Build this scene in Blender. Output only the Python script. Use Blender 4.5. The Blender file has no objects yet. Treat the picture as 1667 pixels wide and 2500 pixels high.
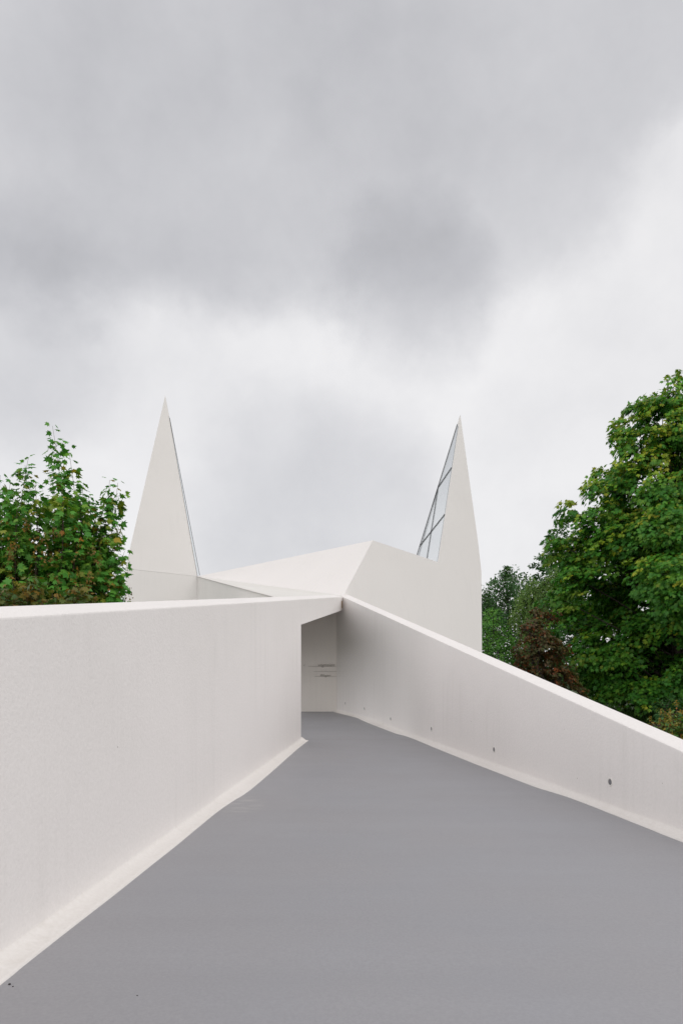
import bpy, math, random
import numpy as np
from mathutils import Vector, Matrix

random.seed(7)
rng = np.random.default_rng(11)
scene = bpy.context.scene
C = scene.collection

# ------------------------------------------------------------------ survey helpers
F = 1805.0          # focal length in photograph pixels
EYE = 1.6           # eye height above the path where the photographer stands
CX, HY = 833.5, 1640.0
RAMP, RAMP_END = 0.033, 16.7

def ray(px, py):
    return Vector(((px - CX) / F, 1.0, (HY - py) / F))

def P(px, py, Y):
    r = ray(px, py)
    return Vector((r.x * Y, Y, EYE + r.z * Y))

def on_plane(px, py, p0, n):
    r = ray(px, py)
    o = Vector((0, 0, EYE))
    return o + r * ((p0 - o).dot(n) / r.dot(n))

def floor_z(y):
    return RAMP * min(y, RAMP_END)

def on_floor(px, py):
    d = py - HY
    Y = F * EYE / (d + F * RAMP)
    return Vector(((px - CX) / F * Y, Y, floor_z(Y)))

def left_x(y):  return -0.688 + 0.1178 * (y - 12.6)
def right_x(y): return 2.93 - 0.2305 * (y - 6.06)
def left_top(y):  return 1.875 + 0.1085 * (y - 3.748)
def right_top(y): return 0.921 + 0.2076 * (y - 6.25)
def lintel_low(y): return 2.403 + 0.1244 * (y - 12.6)

# ------------------------------------------------------------------ object helpers
def link(o, parent=None):
    C.objects.link(o)
    if parent: o.parent = parent
    return o

def tag(o, label=None, cat=None, group=None, kind=None):
    if label: o['label'] = label
    if cat: o['category'] = cat
    if group: o['group'] = group
    if kind: o['kind'] = kind
    return o

def empty(name, loc=(0, 0, 0)):
    # geometry is written in world coordinates, so the parts keep it through the inverse
    o = bpy.data.objects.new(name, None)
    o.empty_display_size = 0.3
    o.location = loc
    return link(o)

def place(o, parent):
    link(o)
    if parent:
        o.parent = parent
        o.matrix_parent_inverse = Matrix.Translation(Vector(parent.location)).inverted() if parent.parent is None and parent.type == 'EMPTY' else Matrix.Identity(4)
    return o

def mesh(name, verts, faces, mat, parent=None, smooth=False):
    me = bpy.data.meshes.new(name)
    me.from_pydata([tuple(v) for v in verts], [], [tuple(f) for f in faces])
    me.materials.append(mat)
    if smooth:
        for p in me.polygons: p.use_smooth = True
    me.update()
    o = bpy.data.objects.new(name, me)
    return place(o, parent)

class MB:
    def __init__(s): s.v = []; s.f = []
    def add(s, verts, faces):
        b = len(s.v); s.v += [Vector(v) for v in verts]; s.f += [[b + i for i in f] for f in faces]; return s
    def poly(s, pts): return s.add(pts, [list(range(len(pts)))])
    def box(s, lo, hi):
        x0, y0, z0 = lo; x1, y1, z1 = hi
        return s.add([(x0,y0,z0),(x1,y0,z0),(x1,y1,z0),(x0,y1,z0),(x0,y0,z1),(x1,y0,z1),(x1,y1,z1),(x0,y1,z1)],
                     [(0,3,2,1),(4,5,6,7),(0,1,5,4),(1,2,6,5),(2,3,7,6),(3,0,4,7)])
    def slab(s, pts, off):
        n = len(pts); off = Vector(off)
        v = [Vector(p) for p in pts] + [Vector(p) + off for p in pts]
        f = [list(range(n)), list(range(2*n-1, n-1, -1))]
        f += [[i, i + n, (i+1) % n + n, (i+1) % n] for i in range(n)]
        return s.add(v, f)
    def tube(s, pts, r0, r1, k=6):
        pts = [Vector(p) for p in pts]; n = len(pts); v = []; f = []
        for i, p in enumerate(pts):
            d = (pts[min(i+1, n-1)] - pts[max(i-1, 0)]).normalized()
            a = d.cross(Vector((0.31, 0.72, 0.2) if abs(d.z) > 0.6 else (0, 0, 1))).normalized(); b = d.cross(a)
            t = i / max(1, n - 1); r = r0 * (1 - t) + r1 * t
            for j in range(k):
                q = 2 * math.pi * j / k
                v.append(p + a * math.cos(q) * r + b * math.sin(q) * r)
        for i in range(n - 1):
            for j in range(k):
                f.append([i*k + j, i*k + (j+1) % k, (i+1)*k + (j+1) % k, (i+1)*k + j])
        f.append(list(range(k))[::-1]); f.append([(n-1)*k + j for j in range(k)])
        return s.add(v, f)
    def sweep(s, sections):
        k = len(sections[0]); v = [p for sec in sections for p in sec]; f = []
        for i in range(len(sections) - 1):
            for j in range(k - 1):
                f.append([i*k + j, i*k + j + 1, (i+1)*k + j + 1, (i+1)*k + j])
        f.append(list(range(k))[::-1]); f.append([(len(sections)-1)*k + j for j in range(k)])
        return s.add(v, f)
    def build(s, name, mat, parent=None, smooth=False):
        return mesh(name, s.v, s.f, mat, parent, smooth)

# ------------------------------------------------------------------ materials
def new_mat(name):
    m = bpy.data.materials.new(name); m.use_nodes = True
    nt = m.node_tree
    return m, nt, nt.nodes['Principled BSDF'], nt.nodes['Material Output']

def node(nt, typ, **kw):
    n = nt.nodes.new(typ)
    for k, v in kw.items(): setattr(n, k, v)
    return n

def noise(nt, coord, scale, detail=3, rough=0.5, stretch=None):
    if stretch:
        mp = node(nt, 'ShaderNodeMapping'); mp.inputs['Scale'].default_value = stretch
        nt.links.new(coord, mp.inputs['Vector']); coord = mp.outputs['Vector']
    n = node(nt, 'ShaderNodeTexNoise')
    n.inputs['Scale'].default_value = scale; n.inputs['Detail'].default_value = detail; n.inputs['Roughness'].default_value = rough
    nt.links.new(coord, n.inputs['Vector'])
    return n.outputs['Fac']

def remap(nt, val, a, b, c, d, smooth=False):
    m = node(nt, 'ShaderNodeMapRange')
    if smooth: m.interpolation_type = 'SMOOTHSTEP'
    m.inputs[1].default_value = a; m.inputs[2].default_value = b; m.inputs[3].default_value = c; m.inputs[4].default_value = d
    nt.links.new(val, m.inputs[0]); return m.outputs[0]

def math2(nt, op, a, b=None, c=None):
    m = node(nt, 'ShaderNodeMath', operation=op)
    for i, x in enumerate((a, b, c)):
        if x is None: continue
        if isinstance(x, (int, float)): m.inputs[i].default_value = x
        else: nt.links.new(x, m.inputs[i])
    return m.outputs[0]

def mixc(nt, fac, a, b):
    m = node(nt, 'ShaderNodeMix', data_type='RGBA')
    for i, x in ((0, fac), (6, a), (7, b)):
        if isinstance(x, (int, float)): m.inputs[i].default_value = x
        elif isinstance(x, tuple): m.inputs[i].default_value = (*x, 1)
        else: nt.links.new(x, m.inputs[i])
    return m.outputs[2]

def bump(nt, h, strength, dist, prev=None):
    b = node(nt, 'ShaderNodeBump'); b.inputs['Strength'].default_value = strength; b.inputs['Distance'].default_value = dist
    nt.links.new(h, b.inputs['Height'])
    if prev is not None: nt.links.new(prev, b.inputs['Normal'])
    return b.outputs['Normal']

def render_coat(name, col, dirt, dirt_amt=0.35, rough=0.75, specks=True, wave=0.012):
    """white sprayed coating: faint mottling, faint vertical runs, a few specks"""
    m, nt, bs, out = new_mat(name)
    co = node(nt, 'ShaderNodeTexCoord').outputs['Object']
    big = remap(nt, noise(nt, co, 0.55, 3), 0.35, 0.7, 0, 1)
    runs = remap(nt, noise(nt, co, 1.0, 4, 0.6, (9, 9, 0.35)), 0.48, 0.78, 0, 1)
    patch = noise(nt, co, 0.9, 2)
    runs = math2(nt, 'MULTIPLY', runs, remap(nt, patch, 0.45, 0.7, 0, 1))
    fine = remap(nt, noise(nt, co, 34, 4, 0.7), 0.3, 0.7, 0, 1)
    f = math2(nt, 'ADD', math2(nt, 'MULTIPLY', big, 0.35), math2(nt, 'MULTIPLY', runs, 0.8))
    f = math2(nt, 'ADD', f, math2(nt, 'MULTIPLY', fine, 0.55))
    f = math2(nt, 'MULTIPLY', f, dirt_amt)
    c = mixc(nt, f, col, dirt)
    if specks:
        vo = node(nt, 'ShaderNodeTexVoronoi'); vo.inputs['Scale'].default_value = 2.6
        nt.links.new(co, vo.inputs['Vector'])
        s = remap(nt, vo.outputs['Distance'], 0.012, 0.022, 1, 0)
        c = mixc(nt, math2(nt, 'MULTIPLY', s, 0.5), c, (0.16, 0.13, 0.1))
    nt.links.new(c, bs.inputs['Base Color'])
    bs.inputs['Roughness'].default_value = rough
    bs.inputs['Specular IOR Level'].default_value = 0.25
    nrm = bump(nt, noise(nt, co, 1.3, 2), 0.16, wave * 4)
    nrm = bump(nt, noise(nt, co, 45, 3, 0.6), 0.4, 0.008, nrm)
    nt.links.new(nrm, bs.inputs['Normal'])
    return m

M = {}
WHITE = (0.835, 0.80, 0.783)
M['coat'] = render_coat('white_coating', WHITE, (0.60, 0.575, 0.55))
M['coat_church'] = render_coat('church_coating', (0.775, 0.742, 0.726), (0.62, 0.60, 0.58), 0.3, specks=False)
M['coat_old'] = render_coat('weathered_coating', (0.80, 0.765, 0.74), (0.56, 0.53, 0.51), 0.45, specks=False)
M['coat_inner'] = render_coat('porch_coating', (0.78, 0.74, 0.70), (0.62, 0.585, 0.55), 0.35, specks=False)
M['coping'] = render_coat('skirting_coating', (0.80, 0.77, 0.748), (0.60, 0.56, 0.51), 0.45, specks=False)
M['roof_membrane'] = render_coat('porch_roof_coating', (0.76, 0.74, 0.71), (0.56, 0.54, 0.49), 0.5, specks=False)
M['grime'] = render_coat('grimy_edge', (0.62, 0.59, 0.565), (0.44, 0.42, 0.40), 0.6, specks=False)

def plain(name, col, rough=0.6, metal=0.0, var=0.25):
    m, nt, bs, out = new_mat(name)
    co = node(nt, 'ShaderNodeTexCoord').outputs['Object']
    f = remap(nt, noise(nt, co, 14, 3), 0.3, 0.7, 0, 1)
    d = tuple(x * (1 - var) for x in col)
    nt.links.new(mixc(nt, f, col, d), bs.inputs['Base Color'])
    bs.inputs['Roughness'].default_value = rough; bs.inputs['Metallic'].default_value = metal
    return m
M['mullion'] = plain('dark_mullion_paint', (0.035, 0.036, 0.04), 0.45)
M['ink'] = plain('dark_lettering', (0.27, 0.245, 0.22), 0.8)
M['dark_fill'] = plain('dark_grey_fill', (0.19, 0.19, 0.20), 0.5, 0.0)
M['rust'] = plain('rusty_strip', (0.30, 0.22, 0.15), 0.7)
M['bark'] = plain('brown_bark', (0.055, 0.042, 0.033), 0.9, 0, 0.5)
M['twig'] = plain('reddish_twig_bark', (0.10, 0.055, 0.045), 0.85, 0, 0.4)
M['stone'] = plain('dark_crumb', (0.03, 0.027, 0.024), 0.9, 0, 0.4)

# path coating: grey, brushed across, with stains, white over-paint smudge and joint line
m, nt, bs, out = new_mat('grey_path_coating')
co = node(nt, 'ShaderNodeTexCoord').outputs['Object']
sx = node(nt, 'ShaderNodeSeparateXYZ'); nt.links.new(co, sx.inputs[0])
band = remap(nt, noise(nt, co, 1.0, 4, 0.6, (0.25, 2.2, 1)), 0.3, 0.72, 0, 1)
blot = remap(nt, noise(nt, co, 0.9, 4, 0.55), 0.35, 0.7, 0, 1)
fine = remap(nt, noise(nt, co, 60, 4, 0.7), 0.3, 0.7, 0, 1)
c = mixc(nt, band, (0.34, 0.339, 0.362), (0.308, 0.307, 0.328))
c = mixc(nt, math2(nt, 'MULTIPLY', blot, 0.6), c, (0.35, 0.338, 0.345))
c = mixc(nt, math2(nt, 'MULTIPLY', fine, 0.5), c, (0.255, 0.254, 0.27))
j = math2(nt, 'ABSOLUTE', math2(nt, 'SUBTRACT', sx.outputs[1], 12.85))
wob = math2(nt, 'ADD', j, math2(nt, 'MULTIPLY', noise(nt, co, 5, 2), 0.02))
c = mixc(nt, math2(nt, 'MULTIPLY', remap(nt, wob, 0.014, 0.026, 1, 0), 0.45), c, (0.2, 0.17, 0.15))
# over-paint smudge
mp = node(nt, 'ShaderNodeMapping'); q = on_floor(592, 1966)
mp.inputs['Location'].default_value = (-q.x / 0.30, -q.y / 0.65, 0); mp.inputs['Scale'].default_value = (1/0.30, 1/0.65, 0)
nt.links.new(co, mp.inputs['Vector'])
ln = node(nt, 'ShaderNodeVectorMath', operation='LENGTH'); nt.links.new(mp.outputs[0], ln.inputs[0])
sm = math2(nt, 'MULTIPLY', remap(nt, ln.outputs['Value'], 0.15, 1.0, 1, 0, True), remap(nt, noise(nt, co, 6, 4, 0.6, (1, 2.4, 1)), 0.45, 0.75, 0, 0.55))
c = mixc(nt, sm, c, (0.5, 0.48, 0.46))
vo = node(nt, 'ShaderNodeTexVoronoi'); vo.inputs['Scale'].default_value = 1.7; nt.links.new(co, vo.inputs['Vector'])
c = mixc(nt, remap(nt, vo.outputs['Distance'], 0.006, 0.011, 0.7, 0), c, (0.07, 0.06, 0.05))
nt.links.new(c, bs.inputs['Base Color'])
bs.inputs['Roughness'].default_value = 0.55; bs.inputs['Specular IOR Level'].default_value = 0.35
nt.links.new(remap(nt, blot, 0, 1, 0.5, 0.66), bs.inputs['Roughness'])
nrm = bump(nt, noise(nt, co, 2.0, 3), 0.2, 0.02)
nrm = bump(nt, noise(nt, co, 90, 3, 0.6), 0.25, 0.004, nrm)
nt.links.new(nrm, bs.inputs['Normal'])
M['path'] = m

# meadow and asphalt
m, nt, bs, out = new_mat('meadow')
co = node(nt, 'ShaderNodeTexCoord').outputs['Object']
a = remap(nt, noise(nt, co, 0.35, 5, 0.6), 0.3, 0.7, 0, 1); b = remap(nt, noise(nt, co, 9, 5, 0.7), 0.3, 0.7, 0, 1)
c = mixc(nt, a, (0.035, 0.075, 0.018), (0.06, 0.10, 0.028)); c = mixc(nt, math2(nt, 'MULTIPLY', b, 0.6), c, (0.02, 0.035, 0.012))
nt.links.new(c, bs.inputs['Base Color']); bs.inputs['Roughness'].default_value = 0.95
nt.links.new(bump(nt, noise(nt, co, 12, 5, 0.7), 0.8, 0.08), bs.inputs['Normal'])
M['meadow'] = m
m, nt, bs, out = new_mat('asphalt')
co = node(nt, 'ShaderNodeTexCoord').outputs['Object']
b = remap(nt, noise(nt, co, 1.2, 5, 0.65), 0.3, 0.7, 0, 1)
nt.links.new(mixc(nt, b, (0.05, 0.048, 0.05), (0.085, 0.08, 0.08)), bs.inputs['Base Color']); bs.inputs['Roughness'].default_value = 0.8
nt.links.new(bump(nt, noise(nt, co, 80, 3), 0.4, 0.01), bs.inputs['Normal'])
M['asphalt'] = m

# glazing: sees through, mirrors the clouds
m, nt, bs, out = new_mat('pale_glazing')
nt.nodes.remove(bs)
tr = node(nt, 'ShaderNodeBsdfTransparent'); tr.inputs[0].default_value = (0.86, 0.91, 0.92, 1)
gl = node(nt, 'ShaderNodeBsdfGlossy'); gl.inputs['Roughness'].default_value = 0.02; gl.inputs['Color'].default_value = (0.985, 1.0, 1.0, 1)
co = node(nt, 'ShaderNodeTexCoord').outputs['Object']
nt.links.new(bump(nt, noise(nt, co, 0.8, 1), 0.05, 0.05), gl.inputs['Normal'])
lw = node(nt, 'ShaderNodeLayerWeight'); lw.inputs['Blend'].default_value = 0.5
fac = remap(nt, lw.outputs['Fresnel'], 0.0, 1.0, 0.9, 1.0)
mx = node(nt, 'ShaderNodeMixShader'); nt.links.new(fac, mx.inputs[0]); nt.links.new(tr.outputs[0], mx.inputs[1]); nt.links.new(gl.outputs[0], mx.inputs[2])
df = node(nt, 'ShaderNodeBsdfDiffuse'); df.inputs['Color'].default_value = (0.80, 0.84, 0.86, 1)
m2 = node(nt, 'ShaderNodeMixShader'); m2.inputs[0].default_value = 0.3; nt.links.new(mx.outputs[0], m2.inputs[1]); nt.links.new(df.outputs[0], m2.inputs[2])  # pale diffuse share stands in for missing sky reflection
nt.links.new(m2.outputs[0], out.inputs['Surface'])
M['glass'] = m

# leaves carry their own colour per leaf
def leaf_mat(name, trans=0.28, gloss=0.5):
    m, nt, bs, out = new_mat(name)
    at = node(nt, 'ShaderNodeAttribute', attribute_name='leaf_colour')
    nt.links.new(at.outputs['Color'], bs.inputs['Base Color'])
    bs.inputs['Roughness'].default_value = 0.5; bs.inputs['Specular IOR Level'].default_value = gloss * 0.6
    tl = node(nt, 'ShaderNodeBsdfTranslucent')
    g = node(nt, 'ShaderNodeMix', data_type='RGBA', blend_type='MULTIPLY'); g.inputs[0].default_value = 1
    g.inputs[7].default_value = (1.15, 1.25, 0.55, 1); nt.links.new(at.outputs['Color'], g.inputs[6])
    nt.links.new(g.outputs[2], tl.inputs['Color'])
    mx = node(nt, 'ShaderNodeMixShader'); mx.inputs[0].default_value = trans
    nt.links.new(bs.outputs[0], mx.inputs[1]); nt.links.new(tl.outputs[0], mx.inputs[2])
    nt.links.new(mx.outputs[0], out.inputs['Surface'])
    return m
M['leaf'] = leaf_mat('leaf_green')

# ------------------------------------------------------------------ foliage machinery
HALF = [(0, 0), (0.27, -0.10), (0.22, 0.10), (0.58, 0.17), (0.36, 0.33), (0.50, 0.62), (0.22, 0.54), (0.0, 1.0)]
SHAPES = {
    'maple': HALF,
    'maple_small': [(0, 0), (0.30, -0.05), (0.52, 0.30), (0.26, 0.36), (0.34, 0.68), (0, 1.0)],
    'oval': [(0, 0), (0.24, 0.3), (0.20, 0.68), (0, 1.0)],
    'blade': [(0, 0), (0.035, 0.05), (0.02, 0.6), (0, 1.0)],
}

class Leaves:
    def __init__(s): s.c = []; s.d = []; s.n = []; s.s = []; s.k = []
    def add(s, c, d, n, size, col):
        s.c.append(np.atleast_2d(c)); s.d.append(np.atleast_2d(d)); s.n.append(np.atleast_2d(n))
        s.s.append(np.atleast_1d(size)); s.k.append(np.atleast_2d(col))
    def count(s): return sum(len(x) for x in s.c)
    def build(s, name, mat, parent, shape, fold=0.25, curl=0.25):
        c = np.concatenate(s.c); d = np.concatenate(s.d); n = np.concatenate(s.n)
        sz = np.concatenate(s.s); k = np.concatenate(s.k)
        d = d / np.linalg.norm(d, axis=1, keepdims=True)
        n = n - (n * d).sum(1, keepdims=True) * d
        n = n / (np.linalg.norm(n, axis=1, keepdims=True) + 1e-9)
        sd = np.cross(d, n)
        h = SHAPES[shape]; mlen = len(h)
        t = [(x, y) for x, y in h] + [(-x, y) for x, y in h[1:-1]]
        T = np.array([(x, y, -fold * abs(x) - curl * y * y) for x, y in t])
        N = len(c); mv = len(T)
        V = c[:, None, :] + sz[:, None, None] * (T[None, :, 0:1] * sd[:, None, :] + T[None, :, 1:2] * d[:, None, :] + T[None, :, 2:3] * n[:, None, :])
        f1 = list(range(mlen)); f2 = [0] + [mlen + i for i in range(mlen - 2)] + [mlen - 1]; f2 = f2[::-1]
        one = np.array(f1 + f2)
        loops = (np.arange(N)[:, None] * mv + one[None, :]).ravel()
        me = bpy.data.meshes.new(name)
        me.vertices.add(N * mv); me.vertices.foreach_set('co', V.astype(np.float32).ravel())
        me.loops.add(len(loops)); me.loops.foreach_set('vertex_index', loops.astype(np.int32))
        me.polygons.add(2 * N); me.polygons.foreach_set('loop_start', (np.arange(2 * N) * mlen).astype(np.int32))
        me.update(calc_edges=True); me.validate()
        at = me.color_attributes.new('leaf_colour', 'FLOAT_COLOR', 'POINT')
        kk = np.ones((N, mv, 4), np.float32); kk[:, :, :3] = k[:, None, :]
        at.data.foreach_set('color', kk.ravel())
        me.materials.append(mat)
        o = bpy.data.objects.new(name, me)
        return place(o, parent)

def unit(v):
    v = np.asarray(v, float); return v / (np.linalg.norm(v) + 1e-9)

def shades(n, palette, jitter=0.25):
    """palette: list of (weight, rgb)"""
    w = np.array([p[0] for p in palette], float); w /= w.sum()
    cols = np.array([p[1] for p in palette])
    k = cols[rng.choice(len(cols), n, p=w)]
    return k * (1 + jitter * rng.uniform(-1, 1, (n, 1)))

def spray(L, c, o, r, n, size, palette, flat=0.2, droop=0.45, up=0.8):
    """a leafy plate: leaves on a shallow dome, tips pointing outwards and down"""
    c = np.asarray(c, float); o = unit(o)
    nrm = unit(np.array([0, 0, up]) + o * 0.55 + rng.normal(0, 0.2, 3))
    a = unit(np.cross(nrm, [0.3, 0.9, 0.1])); b = np.cross(nrm, a)
    rho = r * np.sqrt(rng.uniform(0, 1, n)); th = rng.uniform(0, 2 * np.pi, n)
    rad = a * np.cos(th)[:, None] + b * np.sin(th)[:, None]
    pos = c + rad * rho[:, None] + nrm * ((rng.uniform(-1, 1, n) * flat * r - 0.35 * rho ** 2 / r))[:, None]
    d = rad * 0.8 + o * 0.6 + np.array([0, 0, -droop]) + rng.normal(0, 0.3, (n, 3))
    nn = nrm + rng.normal(0, 0.4, (n, 3))
    base = shades(1, palette, 0.2)[0]
    col = shades(n, palette, 0.22) * 0.6 + base * 0.4
    L.add(pos, d, nn, size * rng.uniform(0.65, 1.15, n), col)

def limb(mb, p0, p1, r0, r1, sag=0.12, k=5, n=6):
    p0 = np.asarray(p0, float); p1 = np.asarray(p1, float); ln = np.linalg.norm(p1 - p0)
    w = rng.normal(0, 0.06 * ln, 3)
    pts = []
    for i in range(n):
        t = i / (n - 1)
        pts.append(p0 + (p1 - p0) * t + np.array([0, 0, sag * ln]) * math.sin(math.pi * t) * 0.6 + w * math.sin(math.pi * t))
    mb.tube(pts, r0, r1, k)

def crown_tree(name, label, cat, base, top, lobes, palette, leaf=0.15, dens=26, spray_r=0.45, per=22, shape='maple_small',
               trunk_r=0.16, bark='bark', group=None, up=0.8, droop=0.45, inner=0.25, limbs=True, outw=0.35, top_pal=None, flat=0.2, squash=0.9, limb_k=0.3):
    """trunk with a limb to every lobe; each lobe wears leafy plates on its outer side"""
    base = np.asarray(base, float); top = np.asarray(top, float)
    root = empty(name, tuple(base)); tag(root, label, cat, group)
    wood = MB(); L = Leaves()
    n = 9; w = rng.normal(0, 0.12, (n, 3)); w[0] = 0
    pts = [base + (top - base) * (i / (n - 1)) + w[i] * np.array([1, 1, 0]) for i in range(n)]
    wood.tube(pts, trunk_r, trunk_r * 0.12, 8)
    for (c, r) in lobes:
        c = np.asarray(c, float)
        ax = base + (top - base) * np.clip((c[2] - base[2]) / (top[2] - base[2]), 0, 1)
        out = c - ax; out[2] *= 0.3
        out = unit(out) if np.linalg.norm(out) > 0.05 else np.array([0, 0, 1.0])
        h = np.clip((c[2] - base[2]) / (top[2] - base[2]) - 0.18, 0.06, 0.9)
        if limbs: limb(wood, base + (top - base) * h, c, trunk_r * (0.45 - 0.3 * h) * limb_k / 0.3, 0.012)
        m = max(3, int(dens * r * r))
        for i in range(m):
            for _ in range(12):
                u = unit(rng.normal(0, 1, 3))
                if u @ out > -0.25 or u[2] > 0.35: break
            f = rng.uniform(0.62, 1.0) if rng.random() > inner else rng.uniform(0.15, 0.6)
            tuft = rng.random() < 0.1
            if tuft: f = rng.uniform(1.05, 1.3)
            p = c + u * r * f * np.array([1, 1, squash])
            if limbs and i % 3 == 0: limb(wood, c, p, 0.012, 0.004, 0.05, 3, 3)
            hh = (p[2] - base[2]) / (top[2] - base[2])
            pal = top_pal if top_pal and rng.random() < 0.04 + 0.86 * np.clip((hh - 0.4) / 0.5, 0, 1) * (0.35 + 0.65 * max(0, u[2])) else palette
            spray(L, p, unit(u * 0.7 + out * outw * 2), min(spray_r, 0.75 * r) * (rng.uniform(0.4, 0.6) if tuft else rng.uniform(0.7, 1.2)), max(8, per // 2) if tuft else per, leaf, pal, flat=flat if hh < 0.6 else flat * 2.2, up=up if hh < 0.6 else 0.75, droop=droop)
    wood.build('trunk', M[bark], root)
    L.build('crown', M['leaf'], root, shape)
    return root, L.count()

def shoot(wood, L, p0, p1, leaf, palette, bend=0.0, step=0.12, side=0.4, r0=0.014, start=0.15, twist=0.0):
    """an upright shoot with side twigs, opposite leaves all the way up"""
    p0 = np.asarray(p0, float); p1 = np.asarray(p1, float); ax = p1 - p0; ln = np.linalg.norm(ax)
    out = unit(np.array([ax[0], ax[1], 0.01]))
    pt = lambda t: p0 + ax * t + out * bend * ln * (math.sin(math.pi * t)) 
    n = max(4, int(ln / 0.25))
    wood.tube([pt(i / n) for i in range(n + 1)], r0, 0.003, 4)
    m = int(ln * (1 - start) / step)
    phi = rng.uniform(0, 6.28)
    for i in range(m + 1):
        t = start + (1 - start) * i / max(1, m)
        c = pt(t); a = unit(pt(min(1, t + 0.05)) - pt(max(0, t - 0.05)))
        e1 = unit(np.cross(a, [0.2, 0.95, 0.1])); e2 = np.cross(a, e1)
        phi += 1.57 + rng.normal(0, 0.25)
        for sgn in (0, math.pi):
            q = phi + sgn
            rad = e1 * math.cos(q) + e2 * math.sin(q)
            s = side * max(0.0, 1 - t) ** 0.5 * rng.uniform(0.4, 1.15)
            if s > 0.09 and rng.random() < 0.8:
                d = unit(rad * 0.9 + a * 0.55); e = c + d * s
                wood.tube([c, c + d * s * 0.5 - np.array([0, 0, 0.01]), e], 0.005, 0.002, 3)
                k = max(2, int(s / 0.075))
                base = shades(1, palette, 0.2)[0]
                for jj in range(k + 1):
                    cc = c + d * s * (0.25 + 0.75 * jj / k)
                    sd = unit(np.cross(d, [0, 0, 1]))
                    for sg in (-1, 1):
                        dd = sd * sg * 0.9 + d * 0.5 + np.array([0, 0, -0.35]) + rng.normal(0, 0.25, 3)
                        L.add(cc + unit(dd) * leaf * 0.45, dd, np.array([0, 0, 0.7]) + rad * 0.6 + rng.normal(0, 0.4, 3),
                              leaf * rng.uniform(0.6, 1.1), shades(1, palette, 0.2) * 0.6 + base * 0.4)
            sz = leaf * (1.05 - 0.3 * t) * rng.uniform(0.75, 1.1)
            dd = rad * 0.9 + a * 0.15 + np.array([0, 0, -0.25]) + rng.normal(0, 0.25, 3)
            L.add(c + unit(rad + a * 0.6) * leaf * 0.5, dd, np.array([0, 0, 0.6]) + rad * 0.6 + a * 0.2 + rng.normal(0, 0.35, 3), sz, shades(1, palette, 0.25))

# ------------------------------------------------------------------ ground, road, path
GZ = -0.5
g = MB(); g.poly([(-2500, -2500, GZ), (2500, -2500, GZ), (2500, 2500, GZ), (-2500, 2500, GZ)])
tag(g.build('ground', M['meadow']), kind='structure')
rp = [(140, 27.4), (40, 27.4), (14, 27.4), (11.2, 26.9), (9.2, 25.2), (8.2, 22), (8.0, 15), (8.0, -80)]
rv = []; rf = []
for i, (x, y) in enumerate(rp):
    a = Vector(rp[max(i-1, 0)]); b = Vector(rp[min(i+1, len(rp)-1)]); t = (b - a).normalized(); nn = Vector((-t.y, t.x))
    for s in (-1.7, 1.7): rv.append((x + nn.x * s, y + nn.y * s, GZ + 0.012))
    if i: rf.append((2*i-2, 2*i-1, 2*i+1, 2*i))
tag(mesh('road', rv, rf, M['asphalt']), kind='structure')

ys = [-4, 0, 3, 6, 9, 12, 14, 15.5, 16.7, 18, 19.3]
sec = []
for y in ys:
    z = floor_z(y); xl = left_x(y) - 0.12 if y < 12.6 else -3.4; 
    xr = right_x(y) + 0.12
    sec.append([(xl, y, z - 0.3), (xl, y, z), (xr, y, z), (xr, y, z - 0.3)])
pb = MB()
for i in range(len(sec) - 1):
    a, b = sec[i], sec[i+1]
    pb.add(a + b, [(1, 2, 6, 5), (0, 4, 7, 3), (0, 1, 5, 4), (2, 3, 7, 6)])
tag(pb.build('path', M['path']), kind='structure')

# ------------------------------------------------------------------ parapet walls
LN = Vector((-1, 0.1178, 0)).normalized()      # away from the path
RN = Vector((1, 0.2305, 0)).normalized()
TH = 0.25
def section(xf, nrm, zt, zb, y, rise):
    q = lambda off, z: Vector((xf(y), y, 0)) + nrm * off + Vector((0, 0, z))
    return [q(0, zb), q(0, zt - 0.012), q(0.002, zt - 0.004), q(0.007, zt), q(0.016, zt + 0.003), q(TH - 0.02, zt + rise), q(TH, zt + rise - 0.02), q(TH, zb)]

lw = MB()
lw.sweep([section(left_x, LN, left_top(y), floor_z(y) - 0.35, y, 0.05) for y in (-4, 0, 3, 6, 9, 12.6)])
wall_l = lw.build('parapet_wall', M['coat'])
tag(wall_l, 'tall white parapet wall filling the left side of the path and carrying the porch lintel', 'wall')
lt = MB()
lt.sweep([section(left_x, LN, left_top(y), lintel_low(y), y, 0.05) for y in (12.603, 14, 16, 18.7)])
lt.build('lintel', M['coat'], wall_l)
rw = MB()
rw.sweep([section(right_x, RN, max(right_top(y), floor_z(y) + 0.12), floor_z(y) - 0.35, y, 0.012) for y in (-4, 2.6, 4, 6, 9, 12, 15, 18.6, 19.29)])
wall_r = rw.build('parapet_wall', M['coat'])
tag(wall_r, 'long white parapet wall with small round sockets, its top dropping steeply to the right', 'wall')

def skirt(edge, xf, nrm, name, parent, wmin, wmax, kh):
    ws = [min(wmax, max(wmin, abs(xf(e.y) - e.x) * 0.98)) for e in edge]
    secs = []
    for n_, e in enumerate(edge):
        lo_, hi_ = max(0, n_ - 2), min(len(ws), n_ + 3)
        w = 0.75 * ws[n_] + 0.25 * sum(ws[lo_:hi_]) / (hi_ - lo_)
        y = e.y; f = Vector((xf(y), y, floor_z(y))); i = -nrm; z = Vector((0, 0, 1)); h = kh
        sec = []
        for q in range(9):
            a = q / 8 * math.pi / 2
            sec.append(f + i * (-0.0015 + (w + 0.0015) * (1 - math.cos(a))) + z * (0.007 + (h - 0.007) * (1 - math.sin(a))))
        sec.append(f + i * (w + 0.001) - z * 0.02)
        secs.append(sec)
    b = MB(); b.sweep(secs)
    return b.build(name, M['coping'], parent, True)

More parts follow.
